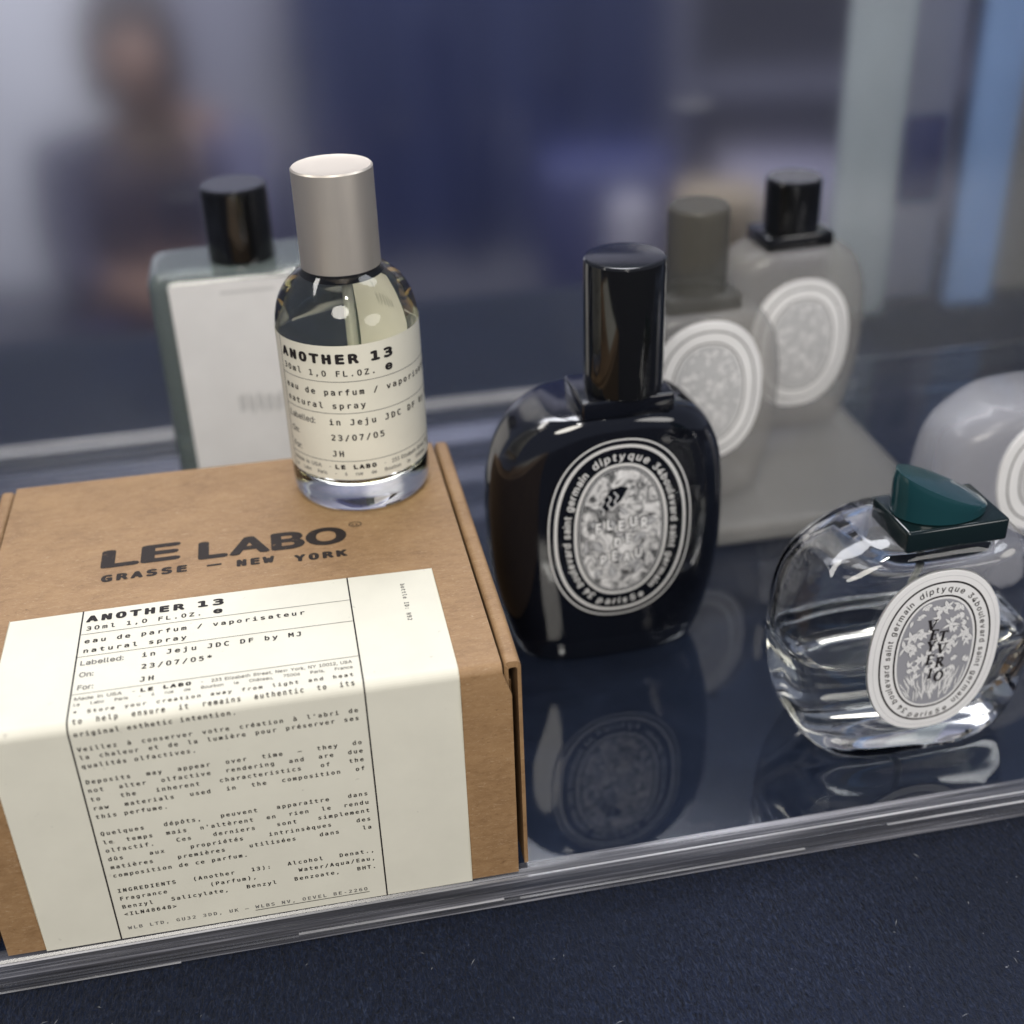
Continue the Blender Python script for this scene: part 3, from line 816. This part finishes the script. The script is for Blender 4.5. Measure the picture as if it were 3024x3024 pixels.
for i in range(6):
    x = -.0075 + i * .0031
    for k in range(4):
        xx = x + k * .0006; z_ = .0375 + rnd.uniform(-.001, .001)
        Q.poly([(xx, z_), (xx + .0004, z_), (xx + .0004, z_ + .0062), (xx, z_ + .0062)], 0, 0)
Q.build('label', [M['lightgrey'], M['white']], wb)
from_bm('cap', lathe_bm([(.0108, .0880), (.0113, .0884), (.0113, .1125), (.0106, .1135), (0, .1135)], 72), M['capblack'], wb, angle=30)

# ================================================================== what stands behind, far out of focus
CO, SI = math.cos(.195), math.sin(.195)
def W(a, b, z):      # a metres ahead of the table front, b to the side, z above the sheet
    return Vector((.0555 + a * SI + b * CO, -.224 + a * CO - b * SI, z))
YAW = -.195
wallm = m_fabric('pale_lavender_wall', (.34, .34, .42), 3); floorm = m_fabric('grey_floor', (.10, .10, .13), 4)
bm = box_bm(-4, 4, 0, .1, -1.03, 2.2); o = from_bm('wall', bm, wallm); o.location = W(3.95, 0, 0); o.rotation_euler.z = YAW; o['kind'] = 'structure'
bm = box_bm(-4.5, 4.5, -3.4, 4.4, -1.25, -1.03); o = from_bm('floor', bm, floorm); o.rotation_euler.z = YAW; o['kind'] = 'structure'
def bg(name, label, cat, a, b0, b1, z0, z1, dep, m, bev=.02, group=None):
    o = from_bm(name, box_bm(-(b1 - b0) / 2, (b1 - b0) / 2, -dep / 2, dep / 2, 0, z1 - z0, bev, 3), m, angle=40)
    o.location = W(a, (b0 + b1) / 2, z0); o.rotation_euler.z = YAW; return tag(o, label, cat, group)
# navy curtain in folds
bm = bmesh.new(); prev = None
for i in range(160):
    b = -.62 + i / 159 * 1.08; d = .05 * math.sin(i * .16) + .02 * math.sin(i * .33 + 1)
    cur = [bm.verts.new(W(3.65 + d, b, -1.02)), bm.verts.new(W(3.65 + d * .7, b, 1.2))]
    if prev: bm.faces.new((prev[0], cur[0], cur[1], prev[1]))
    prev = cur
tag(from_bm('curtain', bm, m_fabric('navy_curtain_cloth', (.030, .040, .115), 5), None, True), 'navy curtain hanging in folds in the blurred background', 'curtain')
# grey shelving with boxes
sh = thing('shelf_unit', 'pale grey shelf unit out of focus beyond the table', 'shelf', W(3.2, .72, -1.03), YAW)
gm = mat('grey_lacquer', (.20, .20, .27), .5)
from_bm('back_panel', box_bm(-.36, .36, .17, .19, .02, 1.5), gm, sh)
for x in (-.36, .34): from_bm('upright', box_bm(x, x + .02, -.17, .17, .02, 1.5), gm, sh)
for z in (.30, .58, .86, 1.14): from_bm('shelf', box_bm(-.34, .34, -.165, .17, z, z + .02), gm, sh)
nv = mat('navy_carton', (.030, .036, .12), .5); pw = mat('pale_carton', (.46, .44, .50), .5); tn = mat('tan_carton', (.24, .19, .13), .6)
bg('navy_carton', 'navy carton with pale front on the blurred grey shelf', 'box', 2.3, .03, .27, -.70, -.38, .2, nv)
bg('pale_carton', 'small pale carton standing before the navy carton', 'box', 2.12, .145, .215, -.55, -.40, .05, pw)
bg('lilac_carton', 'lilac grey carton beside the navy carton', 'box', 2.35, .36, .60, -.72, -.42, .2, mat('lilac_card', (.22, .21, .29), .6))
for x0, x1, y, c, lb in ((.317, .347, .338, (.52, .58, .61), 'pale grey green upright board standing on the cloth behind the hazy screen'),
                       (.351, .379, .352, (.25, .26, .34), 'lavender grey upright board between the pale board and the blue one'),
                       (.381, .405, .338, (.27, .41, .70), 'pale blue upright board standing on the cloth behind the hazy screen'),
                       (.409, .470, .350, (.26, .25, .24), 'brownish grey upright board, rightmost behind the hazy screen')):
    tag(from_bm('display_board', box_bm(x0, x1, y, y + .006, -.0108, .32, .0012, 2), m_fabric('board_laminate', c, 14), None, angle=40), lb, 'display board', 'upright display boards')
tag(from_bm('navy_card', box_bm(.353, .375, .3485, .3515, .040, .082, .0012, 2), nv, None, angle=40), 'small navy card fixed to the lavender grey board', 'card')
bg('tan_carton', 'tall tan carton standing on the floor just beyond the cloth', 'box', 1.05, .125, .20, -1.03, -.075, .07, tn, .012)
bg('white_screen', 'pale standing screen at the far left', 'screen', 3.5, -1.9, -1.08, -1.03, 1.0, .06, m_fabric('pale_screen_cloth', (.78, .78, .84), 4))

# two people sitting low on the floor beyond the table
skin = mat('skin', (.25, .15, .115), .55)
def skinned(name, chains, m, parent):
    me = bpy.data.meshes.new(name); vs, es, rad = [], [], []
    idx = {}
    for ch in chains:
        pv = None
        for key, co, r in ch:
            if key is None or key not in idx:
                vs.append(co); rad.append(r); i = len(vs) - 1
                if key is not None: idx[key] = i
            else: i = idx[key]
            if pv is not None: es.append((pv, i))
            pv = i
    me.from_pydata(vs, es, []); o = bpy.data.objects.new(name, me); COL.objects.link(o); o.parent = parent
    md = o.modifiers.new('skin', 'SKIN'); md.use_smooth_shade = True; o.modifiers.new('sub', 'SUBSURF').render_levels = 2
    for i, r in enumerate(rad):
        sv = me.skin_vertices[0].data[i]; sv.radius = (r, r) if not isinstance(r, tuple) else r; sv.use_root = (i == 0)
    me.materials.append(m); return o
def person(loc, rz, label, hairm, topm, trom, bend):
    p = thing('person', label, 'person', loc, rz)
    hy = -.10 - bend
    ch = [[('pel', (0, 0, .12), (.13, .10)), ('wai', (0, -.01, .27), (.11, .085)), ('che', (0, -.03 - bend * .4, .45), (.135, .095)), ('nek', (0, -.05 - bend * .7, .58), .05), ('nk2', (0, hy + .02, .63), .047),
           ('jaw', (0, hy - .01, .675), (.06, .07)), ('hed', (0, hy, .745), (.074, .088)), ('crn', (0, hy + .01, .82), (.055, .062))],
          [('hed', 0, 0), ('nos', (0, hy - .105, .725), .012)]]
    for s in (-1, 1):
        ch.append([('che', 0, 0), (('sh', s), (s * .17, -.03 - bend * .4, .53), .055), (('el', s), (s * .22, -.17, .30), .042), (('wr', s), (s * .06, -.36, .25), .029), (('ha', s), (s * .01, -.40, .24), (.036, .018))])
        for f in range(4): ch.append([(('ha', s), 0, 0), (None, (s * (.0) - s * .03, -.42 - .0 + .018 * (f - 1.5), .235), .009), (None, (s * (-.055 + .004 * f), -.43 + .018 * (f - 1.5), .225), .008)])
        ch.append([(('ha', s), 0, 0), (None, (s * .02, -.43, .26), .010), (None, (s * .01, -.455, .265), .008)])
        ch.append([('pel', 0, 0), (('kn', s), (s * .30, -.34, .14), .075), (('an', s), (-s * .06, -.42, .06), .045), (None, (-s * .16, -.47, .05), .035)])
        ch.append([('hed', 0, 0), (None, (s * .083, hy + .01, .735), .016)])
    skinned('body', ch, skin, p)
    top_ = [[('a', (0, 0, .10), (.15, .12)), ('b', (0, -.01, .27), (.135, .11)), ('c', (0, -.03 - bend * .4, .45), (.155, .115)), ('d', (0, -.045 - bend * .6, .555), .07)]]
    for s in (-1, 1): top_.append([('c', 0, 0), (('s', s), (s * .175, -.03 - bend * .4, .53), .068), (('e', s), (s * .225, -.165, .305), .058), (('f', s), (s * .17, -.24, .275), .052)])
    skinned('shirt', top_, topm, p)
    tr_ = [[('a', (0, .0, .10), (.15, .12)), ('z', (0, .0, .16), (.14, .11))]]
    for s in (-1, 1): tr_.append([('a', 0, 0), (('k', s), (s * .30, -.34, .14), .088), (('n', s), (-s * .04, -.415, .065), .058)])
    skinned('trousers', tr_, trom, p)
    skinned('hair', [[('a', (0, hy + .075, .66), (.055, .04)), ('b', (0, hy + .06, .74), (.082, .06)), ('c', (0, hy + .02, .83), (.078, .075)), ('d', (0, hy - .06, .815), (.065, .03))],
                     [('b', 0, 0), (None, (.085, hy + .01, .76), (.02, .05)), (None, (.08, hy + .01, .64), (.018, .04))], [('b', 0, 0), (None, (-.085, hy + .01, .76), (.02, .05)), (None, (-.08, hy + .01, .64), (.018, .04))]], hairm, p)
    return p
hm = mat('dark_brown_hair', (.030, .019, .018), .5)
person(W(3.0, -.93, -1.03), YAW + .7, 'seated person in a dusky navy top with bare forearms, leftmost in the blurred background', hm, m_fabric('dusky_navy_jersey', (.050, .047, .085), 20), m_fabric('navy_twill', (.022, .026, .075), 20), .06)
person(W(3.05, -.66, -1.03), YAW - .8, 'seated person in a lilac top and navy trousers, nearer the curtain in the background', hm, m_fabric('lilac_jersey', (.12, .12, .20), 20), m_fabric('navy_twill', (.022, .026, .085), 20), .12)
